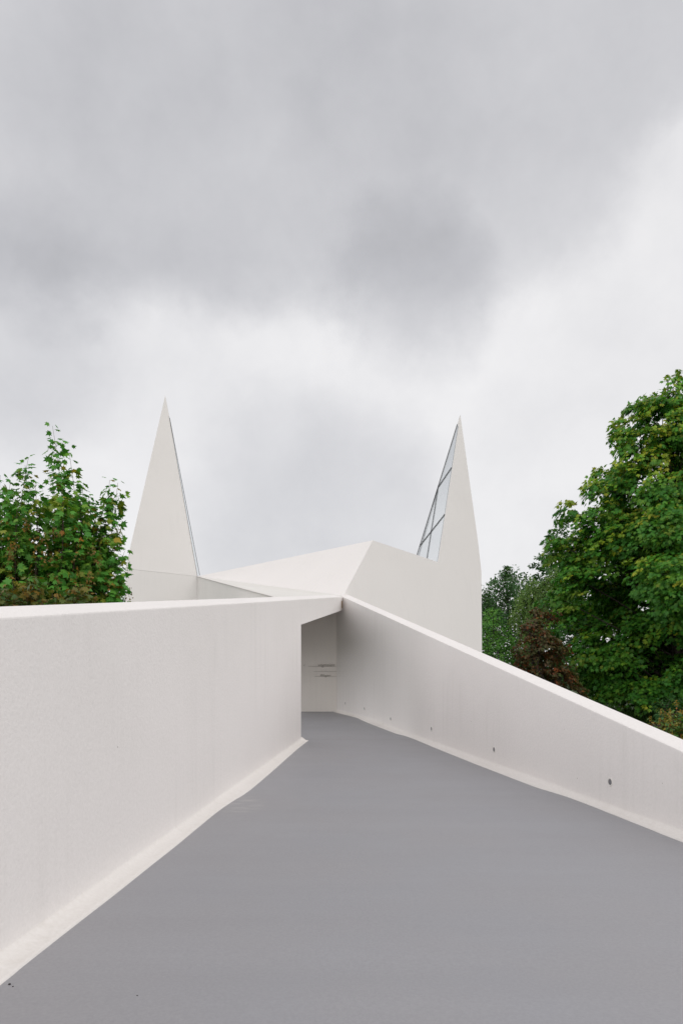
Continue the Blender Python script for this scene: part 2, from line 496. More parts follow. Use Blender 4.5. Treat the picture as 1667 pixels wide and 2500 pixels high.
def densify(pts, n=4):
    """soft, hand-laid line through the given points"""
    out = []
    for i in range(len(pts) - 1):
        p0 = pts[max(i-1, 0)]; p1 = pts[i]; p2 = pts[i+1]; p3 = pts[min(i+2, len(pts)-1)]
        for j in range(n):
            t = j / n
            out.append(0.5 * ((2*p1) + (p2-p0)*t + (2*p0-5*p1+4*p2-p3)*t*t + (3*p1-p0-3*p2+p3)*t**3))
    out.append(pts[-1]); return out
le = [(0, 2407.5), (69, 2351), (206, 2243), (286, 2181), (378, 2107), (434, 2063), (524, 1988), (569, 1956), (609, 1931), (667, 1882), (725, 1830), (753, 1808)]
le = [on_floor(*p) for p in le]
le = [Vector((left_x(y) + 0.15, y, floor_z(y))) for y in (-4, -1, 2)] + le
skirt(densify(le), left_x, LN, 'skirting', wall_l, 0.09, 0.20, 0.065)
re_ = [(1667, 2057), (1581, 2023), (1478, 1982), (1411, 1955), (1354, 1936), (1282, 1915), (1256, 1905), (1220, 1890), (1143, 1859), (1066, 1828), (996, 1799), (953, 1788), (906, 1771), (860, 1746)]
re_ = [on_floor(*p) for p in re_]
re_ = [Vector((right_x(y) - 0.13, y, floor_z(y))) for y in (-4, -1, 3)] + re_ + [Vector((right_x(y) - 0.09, y, floor_z(y))) for y in (18.6, 19.28)]
skirt(densify(re_), right_x, RN, 'skirting', wall_r, 0.09, 0.16, 0.065)

# small round sockets low in the right wall
RP0 = Vector((right_x(6), 6, 0))
for i, (px, py, lab) in enumerate([(1488.5, 1909, None), (1205.5, 1830, None), (1053, 1779, None), (953.5, 1755, None), (889.5, 1730, None), (843, 1717, None)]):
    c = on_plane(px, py, RP0, RN)
    e1 = Vector((0, 0, 1)); e2 = RN.cross(e1)
    ring = MB(); k = 20; rings = [(0.046, 0.000), (0.043, -0.003), (0.036, -0.005), (0.0305, -0.004), (0.030, 0.002)]
    v = []
    for r, o in rings:
        for jx in range(k):
            q = 2 * math.pi * jx / k
            v.append(c + RN * o + e1 * math.cos(q) * r + e2 * math.sin(q) * r)
    f = [[a*k + j, a*k + (j+1) % k, (a+1)*k + (j+1) % k, (a+1)*k + j] for a in range(len(rings) - 1) for j in range(k)]
    ring.add(v, f)
    so = ring.build('round_socket', M['coping'], wall_r, True)
    d = MB(); d.poly([c - RN * 0.0025 + e1 * math.cos(2*math.pi*j/k) * 0.0302 + e2 * math.sin(2*math.pi*j/k) * 0.0302 for j in range(k)])
    d.build('lens', M['dark_fill'], so)  # flat disc whose dark colour stands in for the shade of a recess

# drain strip in the corner of lintel and right wall
dp = MB(); y = 18.38
a = Vector((left_x(y) + 0.02, y, 0)); dp.tube([a + Vector((0, 0, lintel_low(y) + 0.06)), a + Vector((0, 0, left_top(y) - 0.10))], 0.014, 0.014, 8)
dp.build('drain_strip', M['rust'], wall_l)

# ------------------------------------------------------------------ church
church = empty('church', (0, 22, GZ))
tag(church, 'angular white church with two pointed spires behind the parapet walls', 'church')
V0 = P(838, 1454.5, 18.85)
PK = P(910, 1319, 20.2)
CL = P(1176, 1596, 23.5)
fn = (PK - V0).cross(CL - V0).normalized()
if fn.y > 0: fn = -fn
fp = lambda px, py: on_plane(px, py, V0, fn)
RJ = fp(1068, 1372); RA = fp(1123, 1012); R1 = fp(1166, 1320); R2 = fp(1174.5, 1395)
T = P(482, 1407, 28.0)
down = lambda v, z=GZ: Vector((v.x, v.y, z))
# right hand front wall: leaning face above a fold, plumb below
fw = MB(); fw.poly([V0, CL, R2, RJ, PK])
fw.build('front_wall', M['coat_church'], church)
lo = MB(); lo.poly([V0, down(V0, 0.2), down(CL), CL]); lo.build('lower_wall', M['coat_church'], church)
# left roof slope
rl = MB(); rl.poly([V0, PK, T]); 
BL = Vector((-6.2, 33, 4.6)); BR = Vector((5.2, 31, 4.3)); FL = P(307, 1388, 28.0)
rl.poly([RJ, R2, BR]); rl.poly([PK, RJ, BR]); rl.poly([PK, BR, BL]); rl.poly([PK, BL, T])
rl.build('roof', M['coat_church'], church)
bw = MB(); bw.poly([CL, down(CL), down(BR), BR, R2]); bw.poly([BR, down(BR), down(BL), BL]); bw.poly([BL, down(BL), down(FL), FL])
bw.poly([BL, FL, T])
bw.build('rear_wall', M['coat_church'], church)

def pane_set(parent, poly, bars, nrm):
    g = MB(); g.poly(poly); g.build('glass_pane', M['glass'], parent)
    for a, b, r in bars:
        t = MB(); t.tube([a, b], r, r, 4); t.build('mullion', M['mullion'], parent)

# right spire
RB = P(1018, 1355, 24.6)
sp = MB(); sp.poly([RJ, R2, R1, RA])
# solid outer side and the foot below the glass
RBd = RB + (RB - RA).normalized() * 0.7
sp.poly([R1, R2, RBd, RA])
RJd = RJ + (RJ - RA).normalized() * 0.3
spire_r = sp.build('spire', M['coat_church'], church)
spire_r['label'] = 'right spire, glazed on its left side'
gn = (RB - RA).cross(RJ - RA).normalized()
if gn.y > 0: gn = -gn
gp = lambda px, py: on_plane(px, py, RA, gn)
off = gn * 0.015
gtop = gp(1116.5, 1036); gtr = RA + (RJ - RA) * 0.09
cap = MB(); cap.poly([RA, gtop, gtr]); cap.build('spire_cap', M['coat_church'], spire_r)
gb = gp(1012, 1375)
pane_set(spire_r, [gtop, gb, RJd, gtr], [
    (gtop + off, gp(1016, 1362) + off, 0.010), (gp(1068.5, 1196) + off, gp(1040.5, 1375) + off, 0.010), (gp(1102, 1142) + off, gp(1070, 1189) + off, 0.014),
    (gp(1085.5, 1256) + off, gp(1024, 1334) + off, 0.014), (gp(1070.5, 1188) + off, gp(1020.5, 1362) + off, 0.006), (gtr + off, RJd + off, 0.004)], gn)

# left spire
LA = P(404, 965, 28.6); LB = P(488, 1404.5, 30.5); FLt = P(306.5, 1388, 28.0); Tt = P(482, 1407, 28.0)
sl = MB(); sl.poly([FLt, Tt, LA])
LBo = P(330, 1404, 31.5)
sl.poly([FLt, LA, LB + Vector((0, 0, -0.3))])
sl.poly([FLt, LB + Vector((0, 0, -0.3)), Tt])
spire_l = sl.build('spire', M['coat_church'], church)
spire_l['label'] = 'left spire, a plain white triangle with a sliver of glazing on its right edge'
gl2 = LA + (Tt - LA) * 0.12; gl3 = LA + (LB - LA) * 0.12
cap = MB(); cap.poly([LA, gl2, gl3]); cap.build('spire_cap', M['coat_church'], spire_l)
o2 = Vector((0.004, -0.002, 0))
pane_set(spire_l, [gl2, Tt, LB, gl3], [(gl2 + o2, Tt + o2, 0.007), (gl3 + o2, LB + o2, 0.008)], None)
# tower base below the left spire, set back a little under the overhang
tb = MB(); a = FLt + Vector((0.01, 0.008, -0.003)); b = Tt + Vector((0.03, 0.008, -0.003))
tb.poly([a, b, down(b), down(a)]); tb.poly([a, down(a), down(a) + Vector((0.2, 4, 0)), a + Vector((0.2, 4, 0))])
tb.build('tower_base', M['coat_church'], church)
# side wall falling from the tower towards the porch, and the flat porch roof behind it
MW = P(690, 1462.5, 15.0)
dirw = (MW - T); EW = T + dirw * ((28 - 14.6) / 13.0)
sw = MB(); nw = Vector((-dirw.y, dirw.x, 0)).normalized(); nw = nw if nw.x > 0 else -nw
MY = T + dirw * ((28 - 19.6) / 13.0)
sw.slab([T, EW, down(EW, 2.3), down(MY, 2.3), down(MY, -0.5), down(T, -0.5)], nw * 0.12)  # unseen opening added low beside the porch to let daylight in
sidew = sw.build('side_wall', M['coat_old'], church)
ed = MB(); zz = Vector((0, 0, 0.022)); pr = -nw * 0.02
ed.slab([T + pr, EW + pr, EW + pr - zz, T + pr - zz], nw * 0.018)
ed.build('drip_edge', M['grime'], sidew)
pr_ = MB(); ro = Vector((0, 0, -0.004))
LT1 = Vector((left_x(18.5), 18.5, left_top(18.5) + 0.03)) + LN * 0.2
pr_.slab([T + nw * 0.06 - ro, V0 - ro, LT1 - ro, EW + nw * 0.06 - ro], (0, 0, -0.14))
pr_.build('porch_roof', M['roof_membrane'], church)
# porch interior: ceiling, end wall with handwriting; left side open
ce = MB(); y0, y1 = 12.9, 19.3
ce.slab([(left_x(y0) - 0.2, y0, lintel_low(y0) + 0.03), (left_x(18.5) - 0.03, 18.5, lintel_low(18.5) + 0.03), (0.0, 18.7, lintel_low(18.7) + 0.03), (-0.12, y1, lintel_low(y1) + 0.03), (-2.9, y1, lintel_low(y1) + 0.03)], (0, 0, 0.08))
ce.build('porch_ceiling', M['coat_inner'], church)
ew = MB(); ew.box((-3.2, 19.3, -0.5), (right_x(19.3) + 0.02, 19.45, 3.4))
endw = ew.build('porch_wall', M['coat_inner'], church)
jt = MB(); jt.box((-3.0, 19.2, 0.53), (-0.2, 19.3, floor_z(20) + 0.006)); jt.build('threshold_strip', M['dark_fill'], endw)  # thin dark strip on the floor along the end wall
WPY = 19.297
wl = lambda px, py: P(px, py, WPY)
for x0, x1, yy in ((752, 822, 1626.8), (766, 822, 1639), (768, 822, 1651.3)):
    a, b = wl(x0, yy), wl(x1, yy); r = MB(); r.box((a.x, WPY - 0.004, a.z - 0.0025), (b.x, WPY + 0.002, a.z + 0.0025))
    r.build('ruled_line', M['ink'], endw)
    y2 = 16.9; c1 = Vector((right_x(19.2), 19.2, a.z)); c2 = Vector((right_x(18.2), 18.2, a.z)); q = -RN * 0.003
    r = MB(); up3 = Vector((0, 0, 0.003)); r.poly([c1 + q - up3, c2 + q - up3, c2 + q + up3, c1 + q + up3]); r.build('ruled_line', M['coat_old'], wall_r)
def words(txt, px, py, w_px):
    cu = bpy.data.curves.new('handwriting', 'FONT'); cu.body = txt; cu.shear = 0.35; cu.size = 0.16; cu.extrude = 0.001
    tmp = bpy.data.objects.new('tmp', cu); C.objects.link(tmp)
    bpy.context.view_layer.update()
    me = bpy.data.meshes.new_from_object(tmp.evaluated_get(bpy.context.evaluated_depsgraph_get()))
    C.objects.unlink(tmp); bpy.data.objects.remove(tmp)
    wv = max(v.co.x for v in me.vertices); s = (w_px / F * WPY) / wv
    p = wl(px, py)
    me.transform(Matrix.Translation((p.x, WPY - 0.004, p.z)) @ Matrix.Rotation(math.radians(90), 4, 'X') @ Matrix.Diagonal((s, s * 0.9, 1, 1)))
    me.materials.clear(); me.materials.append(M['ink'])
    o = bpy.data.objects.new('handwriting', me); place(o, endw)
words('vegnaien', 775, 1627, 42)
words('Wegen', 780, 1651.5, 27)
words('t', 741, 1626, 3.5)

# ------------------------------------------------------------------ trees on the right
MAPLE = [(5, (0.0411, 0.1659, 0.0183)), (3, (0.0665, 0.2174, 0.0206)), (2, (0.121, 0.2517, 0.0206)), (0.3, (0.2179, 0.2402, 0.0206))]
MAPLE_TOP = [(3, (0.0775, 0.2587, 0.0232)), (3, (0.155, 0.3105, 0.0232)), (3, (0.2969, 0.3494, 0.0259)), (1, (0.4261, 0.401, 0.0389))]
YM = 31.0
def px2(px, py, Y, dy=0.0):
    p = P(px, py, Y); return np.array([p.x, p.y + dy, p.z])
S = YM / F
lob = []
for px, py, r in [(1638, 935, 28), (1622, 975, 36), (1590, 985, 30), (1560, 1010, 36), (1548, 1000, 26), (1502, 1045, 30), (1510, 1085, 36), (1560, 1090, 55), (1635, 1060, 65),
                  (1462, 1175, 36), (1440, 1205, 32), (1510, 1180, 55), (1375, 1245, 26), (1400, 1265, 30), (1445, 1275, 52), (1345, 1325, 26), (1375, 1345, 40), (1430, 1370, 60), (1355, 1455, 30), (1380, 1500, 45),
                  (1355, 1525, 26), (1410, 1585, 48), (1425, 1640, 40), (1470, 1690, 42), (1400, 1420, 55)]:
    lob.append((px2(px, py, YM, random.uniform(-0.8, 0.6)), r * S))
prof = [(940, 15), (1000, 70), (1050, 125), (1100, 130), (1150, 150), (1200, 185), (1260, 225), (1340, 280), (1400, 275), (1460, 295), (1540, 285), (1590, 240), (1650, 225), (1720, 180)]
TX = 1650
for px, py in ((1560, 1470), (1570, 1615), (1600, 1540), (1620, 1640), (1510, 1600)):
    lob.append((px2(px, py, YM, 1.0), 78 * S))
def wid(py):
    for (a, wa), (b, wb) in zip(prof, prof[1:]):
        if a <= py <= b: return wa + (wb - wa) * (py - a) / (b - a)
    return 60
for i in range(175):
    py = 980 + (1715 - 960) * random.random() ** 0.8; w = wid(py)
    q = 2.399 * i; f = random.uniform(0.6, 0.92) if i % 3 else random.uniform(0.05, 0.5)
    r = random.uniform(0.17, 0.25) * max(w, 120)
    px = TX + math.cos(q) * w * f
    if px - r < TX - w * 1.0: px = TX - w + r
    if py + r > 1722: py = 1722 - r
    lob.append((px2(px, py, YM, math.sin(q) * w * S * f), r * S))
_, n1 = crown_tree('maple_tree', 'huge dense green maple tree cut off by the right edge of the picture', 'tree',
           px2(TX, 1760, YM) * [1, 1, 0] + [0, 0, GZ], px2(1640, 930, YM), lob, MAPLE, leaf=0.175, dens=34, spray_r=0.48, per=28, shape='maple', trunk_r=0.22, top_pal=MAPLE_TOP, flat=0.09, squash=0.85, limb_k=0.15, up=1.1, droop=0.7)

def scatter_lobes(points, Y, depth, r_jit=0.2, extra=2):
    s = Y / F; out = []
    for px, py, r in points:
        out.append((px2(px, py, Y, random.uniform(-0.2, 0.2) * depth), r * s))
        for _ in range(extra):
            out.append((px2(px + random.uniform(-.4, .4) * r, py + random.uniform(-.3, .4) * r, Y, random.uniform(-1, 1) * depth), r * s * random.uniform(.7, 1)))
    return out

DARK = [(5, (0.0488, 0.1337, 0.0386)), (3, (0.0677, 0.1633, 0.0505)), (1, (0.1127, 0.193, 0.0594))]
# tall layered tree with a spiky leader
def layered_tree(name, label, px_top, py_top, px_base, Y, wprof, palette, leaf, nb, tipup=0.25, per=16):
    top = px2(px_top, py_top, Y); base = px2(px_base, HY, Y); base[2] = GZ
    root = empty(name, tuple(base)); tag(root, label, 'tree')
    wood = MB(); L = Leaves()
    wood.tube([base + (top - base) * t + np.array([0.1 * math.sin(5 * t), 0, 0]) for t in np.linspace(0, 1, 10)], 0.16, 0.01, 7)
    for i in range(nb):
        t = 1 - 0.86 * ((i + 0.5) / nb) ** 0.9
        w = np.interp(1 - t, [a for a, b in wprof], [b for a, b in wprof]) * random.uniform(0.7, 1.1)
        q = 2.399 * i + random.uniform(-.3, .3)
        c = base + (top - base) * t
        d = np.array([math.cos(q), math.sin(q), tipup + 0.5 * t * t])
        e = c + d * w
        wood.tube([c, (c + e) / 2 - [0, 0, 0.06 * w], e], 0.03 * (1.1 - t) + 0.006, 0.004, 4)
        k = max(2, int(w / 0.22))
        for j in range(k):
            f = 0.22 + 0.78 * (j + 1) / k
            p = c + (e - c) * f + rng.normal(0, 0.07, 3) - np.array([0, 0, 0.06 * w * math.sin(math.pi * f)])
            spray(L, p, d, 0.22 * (1.2 - 0.75 * f) + 0.07 * min(w, 1.5), per, leaf, palette, flat=0.35, droop=0.25, up=1.0)
    wood.build('trunk', M['bark'], root); L.build('crown', M['leaf'], root, 'oval')
layered_tree('spiky_topped_tree', 'dark green tree with a spiky pointed top, right beside the right spire wall', 1236, 1386, 1255, 40,
             [(0, 0.05), (0.08, 0.35), (0.15, 0.75), (0.2, 0.9), (0.23, 1.9), (0.6, 2.4), (1, 2.0)], DARK, 0.17, 120, tipup=0.45, per=18)
layered_tree('feathery_tree', 'dark tree with flat feathery side branches peeping out left of the maple crown', 1362, 1290, 1350, 44,
             [(0, 0.3), (0.15, 1.3), (0.35, 1.9), (0.6, 2.0), (1, 1.6)], DARK, 0.2, 92, tipup=0.1, per=24)
# weeping birches
def birch(name, label, Y, pts, palette, base_px):
    top = px2(pts[0][0], pts[0][1], Y); base = px2(base_px, HY, Y); base[2] = GZ
    root = empty(name, tuple(base)); tag(root, label, 'tree')
    wood = MB(); L = Leaves(); s = Y / F
    wood.tube([base + (top - base) * t for t in np.linspace(0, 1, 9)], 0.11, 0.012, 7)
    for px, py, r in pts:
        c = px2(px, py, Y, random.uniform(-.8, .8))
        h = np.clip((c[2] - base[2]) / (top[2] - base[2]) - 0.15, 0.1, 0.95)
        limb(wood, base + (top - base) * h, c, 0.04, 0.008)
        for _ in range(int(60 * (r / 30) ** 2)):
            u = unit(rng.normal(0, 1, 3)); p = c + u * r * s * rng.uniform(0.3, 1); ln = random.uniform(0.4, 0.95)
            sway = rng.normal(0, 0.16, 2)
            m = int(ln / 0.035)
            tt = np.linspace(0, 1, m)[:, None]
            pos = p + np.concatenate([tt * sway[0], tt * sway[1], -tt * ln], 1) + rng.normal(0, 0.035, (m, 3))
            wood.tube([p, p + np.array([sway[0], sway[1], -ln])], 0.004, 0.002, 3)
            L.add(pos, rng.normal(0, 0.5, (m, 3)) + [0, 0, -0.8], rng.normal(0, 0.8, (m, 3)), rng.uniform(0.07, 0.11, m), shades(m, palette, 0.3))
    wood.build('trunk', M['bark'], root); L.build('crown', M['leaf'], root, 'oval')
BIRCH = [(3, (0.1748, 0.3027, 0.079)), (2, (0.2385, 0.3553, 0.0921)), (1, (0.1271, 0.237, 0.079))]
birch('weeping_birch', 'yellowish green birch with hanging twigs behind the copper-leaved tree', 36,
      [(1296, 1425, 26), (1285, 1455, 28), (1310, 1450, 30), (1340, 1425, 30), (1270, 1490, 26), (1300, 1500, 30), (1335, 1480, 28), (1290, 1535, 28), (1360, 1400, 30), (1375, 1440, 30), (1275, 1460, 18), (1310, 1560, 24)], BIRCH, 1300)
birch('weeping_birch', 'grey green birch half hidden by the edge of the right spire wall', 43,
      [(1190, 1452, 22), (1184, 1480, 28), (1205, 1470, 24), (1190, 1510, 28), (1165, 1470, 30), (1150, 1500, 32), (1215, 1500, 24), (1195, 1540, 26)], [(3, (0.05, 0.10, 0.04)), (2, (0.04, 0.085, 0.035))], 1180)
# lower masses
GREEN = [(4, (0.0928, 0.2738, 0.0421)), (2, (0.1394, 0.3475, 0.0527)), (1, (0.209, 0.3791, 0.0632))]
crown_tree('green_shrub', 'bright green rounded shrub between the spire wall and the copper-leaved tree', 'shrub',
           px2(1205, HY, 33) * [1, 1, 0] + [0, 0, GZ], px2(1205, 1540, 33),
           scatter_lobes([(1200, 1505, 30), (1185, 1545, 35), (1225, 1545, 30), (1250, 1570, 26), (1195, 1590, 40), (1240, 1610, 36), (1270, 1590, 24), (1200, 1640, 44), (1250, 1650, 36), (1165, 1570, 36)], 33, 0.8, extra=1),
           GREEN, leaf=0.10, dens=42, spray_r=0.26, per=22, shape='oval', trunk_r=0.06)
COPPER = [(4, (0.11, 0.06, 0.028)), (3, (0.085, 0.085, 0.028)), (2, (0.065, 0.11, 0.028)), (1.6, (0.24, 0.062, 0.018)), (1.2, (0.20, 0.15, 0.09))]
crown_tree('copper_tree', 'small tree with dull red brown leaves standing left of the big maple', 'tree',
           px2(1330, HY, 29) * [1, 1, 0] + [0, 0, GZ], px2(1305, 1490, 29),
           scatter_lobes([(1303, 1495, 16), (1308, 1525, 24), (1342, 1510, 18), (1280, 1535, 16), (1305, 1560, 32), (1340, 1560, 30), (1275, 1585, 26), (1290, 1610, 36), (1335, 1605, 38), (1375, 1590, 24), (1265, 1640, 34),
                          (1310, 1655, 42), (1360, 1650, 40), (1392, 1640, 24), (1395, 1680, 30), (1350, 1700, 42), (1300, 1710, 42), (1400, 1715, 34)], 29, 0.7, extra=1),
           COPPER, leaf=0.11, dens=48, spray_r=0.24, per=22, shape='maple_small', trunk_r=0.07, up=0.6, droop=0.6)
UNDER = [(3, (0.022, 0.07, 0.018)), (1, (0.035, 0.10, 0.022))]
crown_tree('dark_shrub', 'dark green undergrowth shrub in the shade under the big maple', 'shrub', px2(1520, HY, 36) * [1, 1, 0] + [0, 0, GZ], px2(1520, 1690, 36),
           scatter_lobes([(1440, 1700, 34), (1480, 1715, 32), (1530, 1705, 36), (1580, 1700, 36), (1630, 1695, 36), (1500, 1680, 40), (1600, 1660, 40)], 36, 0.7, extra=1), UNDER, leaf=0.13, dens=30, spray_r=0.32, per=18, shape='oval', trunk_r=0.05)
crown_tree('dark_shrub', 'leafy green shrub at the end of the road, just behind the yellow-tipped bush', 'shrub', px2(1625, HY, 26) * [1, 1, 0] + [0, 0, GZ], px2(1625, 1700, 26),
           scatter_lobes([(1610, 1715, 18), (1622, 1730, 22), (1645, 1712, 22), (1660, 1735, 28), (1605, 1745, 16)], 26, 0.4, extra=1), [(3, (0.03, 0.10, 0.022)), (1, (0.045, 0.12, 0.03))], leaf=0.11, dens=46, spray_r=0.22, per=18, shape='oval', trunk_r=0.03)
# yellow-tipped bush beside the path
YB = 12.5; base = px2(1655, HY, YB); base[2] = GZ
bush = empty('flowering_bush', tuple(base)); tag(bush, 'bush with orange-yellow flower spikes beside the low end of the right parapet', 'bush')
wood = MB(); L = Leaves(); FLW = Leaves()
BUSH = [(3, (0.0607, 0.162, 0.0338)), (2, (0.1215, 0.189, 0.0338)), (1.3, (0.2565, 0.189, 0.027)), (0.6, (0.297, 0.1215, 0.027))]
tips = [(1658, 1718), (1612, 1739), (1632, 1738), (1600, 1760), (1645, 1752), (1622, 1770), (1590, 1782), (1605, 1790), (1640, 1785), (1665, 1760), (1680, 1735), (1700, 1740), (1720, 1760), (1625, 1810), (1650, 1820), (1690, 1790), (1735, 1790), (1598, 1805), (1665, 1800), (1640, 1765), (1615, 1755)]
for i, (px, py) in enumerate(tips * 3):
    e = px2(px + random.uniform(-12, 12) * (i >= len(tips)), py + random.uniform(0, 22) * (i >= len(tips)), YB, random.uniform(-0.55, 0.45))
    s = base + (e - base) * [0.35, 0.35, 0.25]
    shoot(wood, L, s, e, 0.085, BUSH, step=0.045, side=0.28, r0=0.007, start=0.15)
    if i < len(tips) * 2:
        m = 26; tt = np.linspace(0, 1, m)[:, None]
        FLW.add(e + np.concatenate([rng.normal(0, .010, (m, 2)), tt * 0.10 - 0.05], 1), rng.normal(0, .6, (m, 3)) + [0, 0, .5], rng.normal(0, 1, (m, 3)), rng.uniform(.018, .034, m), shades(m, [(2, (0.34, 0.20, 0.03)), (1, (0.28, 0.26, 0.05))], .3))
wood.build('stems', M['twig'], bush); L.build('foliage', M['leaf'], bush, 'oval'); FLW.build('flower_spikes', M['leaf'], bush, 'oval')

# ------------------------------------------------------------------ left maple
YL = 13.0; base = px2(70, HY, YL); base[2] = GZ
lm = empty('young_maple', tuple(base)); tag(lm, 'young maple with upright leafy shoots behind the left parapet', 'tree')
wood = MB(); L = Leaves()
LM = [(5, (0.0653, 0.2338, 0.033)), (3, (0.1062, 0.2888, 0.0413)), (2, (0.1797, 0.3231, 0.0413)), (0.8, (0.3267, 0.275, 0.0343)), (0.25, (0.4084, 0.1788, 0.0275))]
hub = base + np.array([0, 0, 1.6])
wood.tube([base, base + [0.03, 0, 0.8], hub], 0.09, 0.07, 8)
tips = [(129, 1040, 0), (70, 1118, 0), (2, 1160, 0), (163, 1092, 0.1), (268, 1172, 0), (284, 1175, .1), (290, 1290, 0), (305, 1345, 0), (300, 1405, -.1), (225, 1235, .2), (205, 1215, -.2), (110, 1150, .3), (45, 1190, -.3),
        (245, 1285, .3), (262, 1385, .2), (285, 1445, .1), (270, 1465, -.1), (180, 1210, -.5), (140, 1200, .5), (98, 1180, -.2), (112, 1205, .1), (80, 1230, -.6), (20, 1230, .5), (-40, 1150, .1), (-90, 1120, 0), (-150, 1180, 0), (-200, 1260, 0), (-70, 1200, .5), (-120, 1220, -.5)]
tips += [(198, 1196, .1), (222, 1216, -.1), (243, 1246, .1), (258, 1312, -.2), (232, 1290, .3), (212, 1262, -.4)]
for i in range(42):
    q = 2.399 * i; f = math.sqrt((i + 0.5) / 42)
    tips.append((40 + math.cos(q) * 195 * f, 1225 + 270 * f ** 1.6 + random.uniform(-30, 60), math.sin(q) * 1.5 * f))
for i, (px, py, dy) in enumerate(tips):
    e = px2(px, py, YL, dy)
    t0 = random.uniform(0.0, 0.25)
    s = hub + (e - hub) * np.array([0.25, 0.25, 0.12]) + rng.normal(0, 0.08, 3)
    limb(wood, base + [0, 0, random.uniform(.7, 1.5)], s, 0.035, 0.016, 0.02, 5, 4)
    shoot(wood, L, s, e, 0.145, LM, bend=0.08, step=0.125, side=0.44, r0=0.016, start=0.12)
# brownish seed clusters hanging inside
for _ in range(240):
    px, py = random.uniform(-150, 290), random.uniform(1290, 1480)
    if px > 150 and py < 1250 + (px - 150) * 0.9: continue
    p = px2(px, py, YL, random.uniform(-1.1, 1.0)); m = 14
    L.add(p + rng.normal(0, 1, (m, 3)) * [0.03, 0.03, 0.075], rng.normal(0, .35, (m, 3)) + [0, 0, -1], rng.normal(0, 1, (m, 3)), rng.uniform(.03, .05, m), shades(m, [(1, (0.20, 0.11, 0.02)), (1, (0.14, 0.12, 0.025))], .3))
wood.build('trunk', M['twig'], lm); L.build('crown', M['leaf'], lm, 'maple', fold=0.3, curl=0.3)
n2 = L.count()
# orange-tinged shrub in front of it
YO = 10.5; base = px2(60, HY, YO); base[2] = GZ
osb = empty('orange_shrub', tuple(base)); tag(osb, 'low shrub with orange-tinged young leaves just showing over the left parapet', 'shrub')
wood = MB(); L = Leaves()
OR = [(3, (0.06, 0.12, 0.025)), (2, (0.12, 0.13, 0.025)), (2, (0.20, 0.12, 0.02)), (1, (0.035, 0.10, 0.02))]
for i in range(40):
    px = random.uniform(-120, 215); e = px2(px, 1428 + 0.10 * abs(px - 60) + random.uniform(-18, 62), YO, random.uniform(-.7, .6))
    s = base + (e - base) * [0.7, 0.7, 0.45]
    wood.tube([base + [0, 0, .2], (base + s) / 2 + rng.normal(0, .05, 3), s], 0.02, 0.012, 5)
    shoot(wood, L, s, e, 0.10, OR, step=0.10, side=0.42, r0=0.01, start=0.1)
wood.build('stems', M['twig'], osb); L.build('foliage', M['leaf'], osb, 'maple')
# dark tree far behind, seen in the chink beside the left tower
crown_tree('far_tree', 'far dark tree seen in the chink left of the left tower base', 'tree', px2(270, HY, 48) * [1, 1, 0] + [0, 0, GZ], px2(270, 1455, 48),
           scatter_lobes([(300, 1465, 18), (285, 1475, 24), (255, 1470, 26), (300, 1500, 30), (265, 1510, 34), (235, 1495, 30), (300, 1550, 34), (250, 1560, 40)], 48, 1.0, extra=1), DARK, leaf=0.2, dens=22, spray_r=0.42, per=16, shape='oval', trunk_r=0.12)

# tall grass strip beyond the road
L = Leaves(); n = 9000
gx = rng.uniform(8, 22, n); gy = 29.3 + rng.uniform(0, 1, n) ** 1.4 * 6.5
L.add(np.stack([gx, gy, np.full(n, GZ)], 1), rng.normal(0, .25, (n, 3)) + [0, 0, 1], rng.normal(0, 1, (n, 3)) * [1, 1, .1], rng.uniform(.25, .6, n), shades(n, [(2, (0.05, 0.12, 0.02)), (1, (0.075, 0.14, 0.03))], .3))
tag(L.build('grass', M['leaf'], None, 'blade'), kind='stuff')

# crumbs on the path
for px, py, r, lab in ((14, 2404, 0.006, 'larger dark crumb at the foot of the left skirting'), (22, 2409, 0.004, 'tiny dark crumb right beside the larger one at the left skirting'), (325, 2431, 0.003, 'lone dark crumb lying out on the grey path')):
    c = on_floor(px, py) + Vector((0.02, 0, r * 0.4)); b = MB(); k = 7; v = []
    for a in range(1, 4):
        for j in range(k):
            q = 6.2832 * j / k; z = math.cos(math.pi * a / 4); s = math.sin(math.pi * a / 4)
            v.append(c + Vector((math.cos(q) * s * random.uniform(.7, 1.4), math.sin(q) * s * random.uniform(.7, 1.2), z * .7)) * r)
    v += [c + Vector((0, 0, r * .8)), c - Vector((0, 0, r * .7))]
    f = [[a*k + j, a*k + (j+1) % k, (a+1)*k + (j+1) % k, (a+1)*k + j] for a in range(2) for j in range(k)]
    f += [[3*k, (j+1) % k, j] for j in range(k)] + [[3*k + 1, 2*k + j, 2*k + (j+1) % k] for j in range(k)]
    b.add(v, f); tag(b.build('crumb', M['stone']), lab, 'crumb', 'crumbs on the path')

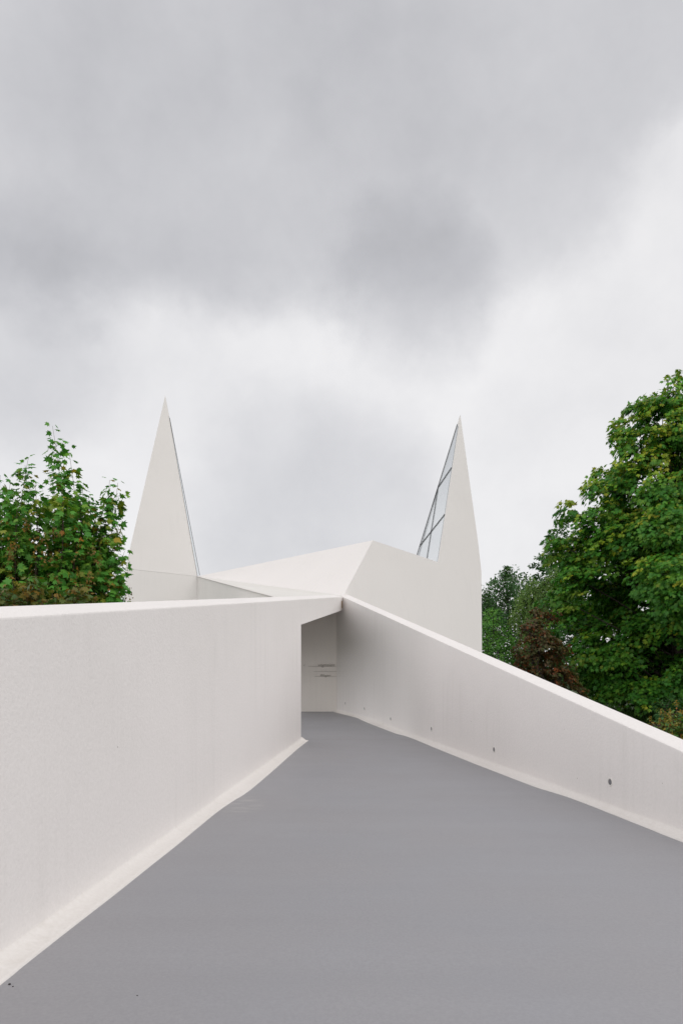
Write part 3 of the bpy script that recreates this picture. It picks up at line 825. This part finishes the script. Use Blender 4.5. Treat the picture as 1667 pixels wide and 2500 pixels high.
# ------------------------------------------------------------------ sky and light
SUN_EL, SUN_AZ = 40, 155            # azimuth clockwise from the view direction (+Y)
world = bpy.data.worlds.new('World'); scene.world = world; world.use_nodes = True
nt = world.node_tree; nt.nodes.clear()
out = node(nt, 'ShaderNodeOutputWorld')
sky = node(nt, 'ShaderNodeTexSky', sky_type='NISHITA'); sky.sun_disc = False
sky.sun_elevation = math.radians(SUN_EL); sky.sun_rotation = math.radians(SUN_AZ)
b1 = node(nt, 'ShaderNodeBackground'); b1.inputs['Strength'].default_value = 0.08; nt.links.new(sky.outputs[0], b1.inputs['Color'])
co = node(nt, 'ShaderNodeTexCoord').outputs['Generated']
nz = node(nt, 'ShaderNodeVectorMath', operation='NORMALIZE'); nt.links.new(co, nz.inputs[0]); dirv = nz.outputs[0]
def noise_col(scale, detail, rough):
    n = node(nt, 'ShaderNodeTexNoise'); n.inputs['Scale'].default_value = scale; n.inputs['Detail'].default_value = detail; n.inputs['Roughness'].default_value = rough
    nt.links.new(dirv, n.inputs['Vector']); return n.outputs['Color']
def warp(vec, scale, amt, detail=4, rough=0.55):
    c = noise_col(scale, detail, rough)
    s = node(nt, 'ShaderNodeVectorMath', operation='SUBTRACT'); nt.links.new(c, s.inputs[0]); s.inputs[1].default_value = (.5, .5, .5)
    m = node(nt, 'ShaderNodeVectorMath', operation='SCALE'); nt.links.new(s.outputs[0], m.inputs[0]); m.inputs['Scale'].default_value = amt
    a = node(nt, 'ShaderNodeVectorMath', operation='ADD'); nt.links.new(vec, a.inputs[0]); nt.links.new(m.outputs[0], a.inputs[1])
    n = node(nt, 'ShaderNodeVectorMath', operation='NORMALIZE'); nt.links.new(a.outputs[0], n.inputs[0]); return n.outputs[0]
wv = warp(warp(dirv, 4.0, 0.11, 3, 0.5), 11.0, 0.075, 6, 0.62)
def blob(px, py, r_px, soft=0.5):
    d = ray(px, py); r = math.atan(r_px / (F * d.length)); d.normalize()
    dp = node(nt, 'ShaderNodeVectorMath', operation='DOT_PRODUCT'); nt.links.new(wv, dp.inputs[0]); dp.inputs[1].default_value = d
    return remap(nt, dp.outputs['Value'], math.cos(r * (1 + soft)), math.cos(r * (1 - soft)), 0, 1, True)
def union(bl):
    acc = bl[0]
    for b in bl[1:]: acc = math2(nt, 'SUBTRACT', 1.0, math2(nt, 'MULTIPLY', math2(nt, 'SUBTRACT', 1.0, acc), math2(nt, 'SUBTRACT', 1.0, b)))
    return acc
dark = union([blob(280, 320, 330), blob(520, 470, 250), blob(700, 180, 420), blob(1020, 420, 260, .7), blob(1250, 290, 300), blob(40, 300, 330), blob(1150, -150, 500), blob(400, -300, 600), blob(1500, 60, 220)])
deep = union([blob(300, 330, 230, .95), blob(820, 300, 240, .95), blob(600, 450, 200, .95)])
mid = union([blob(20, 800, 200, .9), blob(770, 1290, 210, .95), blob(1000, 720, 130, .95)])
fb = remap(nt, noise(nt, dirv, 5.0, 6, 0.6), 0.3, 0.7, -1, 1)
fs = remap(nt, noise(nt, wv, 3.4, 5, 0.6), 0.3, 0.7, -1, 1)
val = math2(nt, 'ADD', 0.80, math2(nt, 'MULTIPLY', dark, -0.2))
val = math2(nt, 'ADD', val, math2(nt, 'MULTIPLY', deep, -0.05))
val = math2(nt, 'ADD', val, math2(nt, 'MULTIPLY', mid, -0.15))
val = math2(nt, 'ADD', val, math2(nt, 'MULTIPLY', fb, 0.045))
val = math2(nt, 'ADD', val, math2(nt, 'MULTIPLY', fs, 0.028))
sxy = node(nt, 'ShaderNodeSeparateXYZ'); nt.links.new(dirv, sxy.inputs[0])
aside = remap(nt, sxy.outputs[1], 0.1, 0.75, 0.34, 0.0, True)          # unseen sky raised behind and beside the viewer to brighten the walls
val = math2(nt, 'ADD', val, math2(nt, 'MULTIPLY', aside, remap(nt, sxy.outputs[2], 0.45, 0.85, 1, 0.0, True)))
val = math2(nt, 'ADD', val, math2(nt, 'MULTIPLY', remap(nt, sxy.outputs[0], -0.45, -0.95, 0, 0.45, True), remap(nt, sxy.outputs[2], 0.45, 0.85, 1, 0.0, True)))  # added brightness in the unseen left sky, lifting the left-facing walls
val = math2(nt, 'ADD', val, remap(nt, sxy.outputs[2], 0.72, 0.95, 0, -0.19, True))  # unseen zenith dimmed so upward faces get less light
tint = mixc(nt, remap(nt, val, 0.5, 0.85, 0, 1), (0.985, 0.985, 1.03), (1.0, 0.99, 0.995))
ml = node(nt, 'ShaderNodeVectorMath', operation='SCALE'); nt.links.new(tint, ml.inputs[0]); nt.links.new(val, ml.inputs['Scale'])
b2 = node(nt, 'ShaderNodeBackground'); b2.inputs['Strength'].default_value = 1.0; nt.links.new(ml.outputs[0], b2.inputs['Color'])
ms = node(nt, 'ShaderNodeMixShader'); ms.inputs[0].default_value = 0.94
nt.links.new(b1.outputs[0], ms.inputs[1]); nt.links.new(b2.outputs[0], ms.inputs[2]); nt.links.new(ms.outputs[0], out.inputs['Surface'])

sun = bpy.data.lights.new('sun', 'SUN'); sun.energy = 0.75; sun.angle = math.radians(50); sun.color = (1.0, 0.96, 0.91)
so = bpy.data.objects.new('sun', sun); C.objects.link(so)
sd = Vector((math.sin(math.radians(SUN_AZ)) * math.cos(math.radians(SUN_EL)), math.cos(math.radians(SUN_AZ)) * math.cos(math.radians(SUN_EL)), math.sin(math.radians(SUN_EL))))
so.rotation_euler = sd.to_track_quat('Z', 'Y').to_euler()
so.location = sd * 60

# ------------------------------------------------------------------ camera
cam = bpy.data.cameras.new('camera'); cam.sensor_fit = 'VERTICAL'; cam.sensor_height = 36.0; cam.lens = F / 2500 * 36.0
cam.shift_y = (HY - 1250) / 2500.0
cam.clip_start = 0.05; cam.clip_end = 6000
co_ = bpy.data.objects.new('camera', cam); C.objects.link(co_)
co_.location = (0, 0, EYE); co_.rotation_euler = (math.radians(90), 0, 0)
scene.camera = co_

scene.view_settings.view_transform = 'Standard'; scene.view_settings.look = 'None'
scene.view_settings.exposure = 0.14; scene.view_settings.gamma = 1.0
scene.cycles.max_bounces = 10; scene.cycles.diffuse_bounces = 6; scene.cycles.transparent_max_bounces = 12
print('LEAVES', n1, n2)
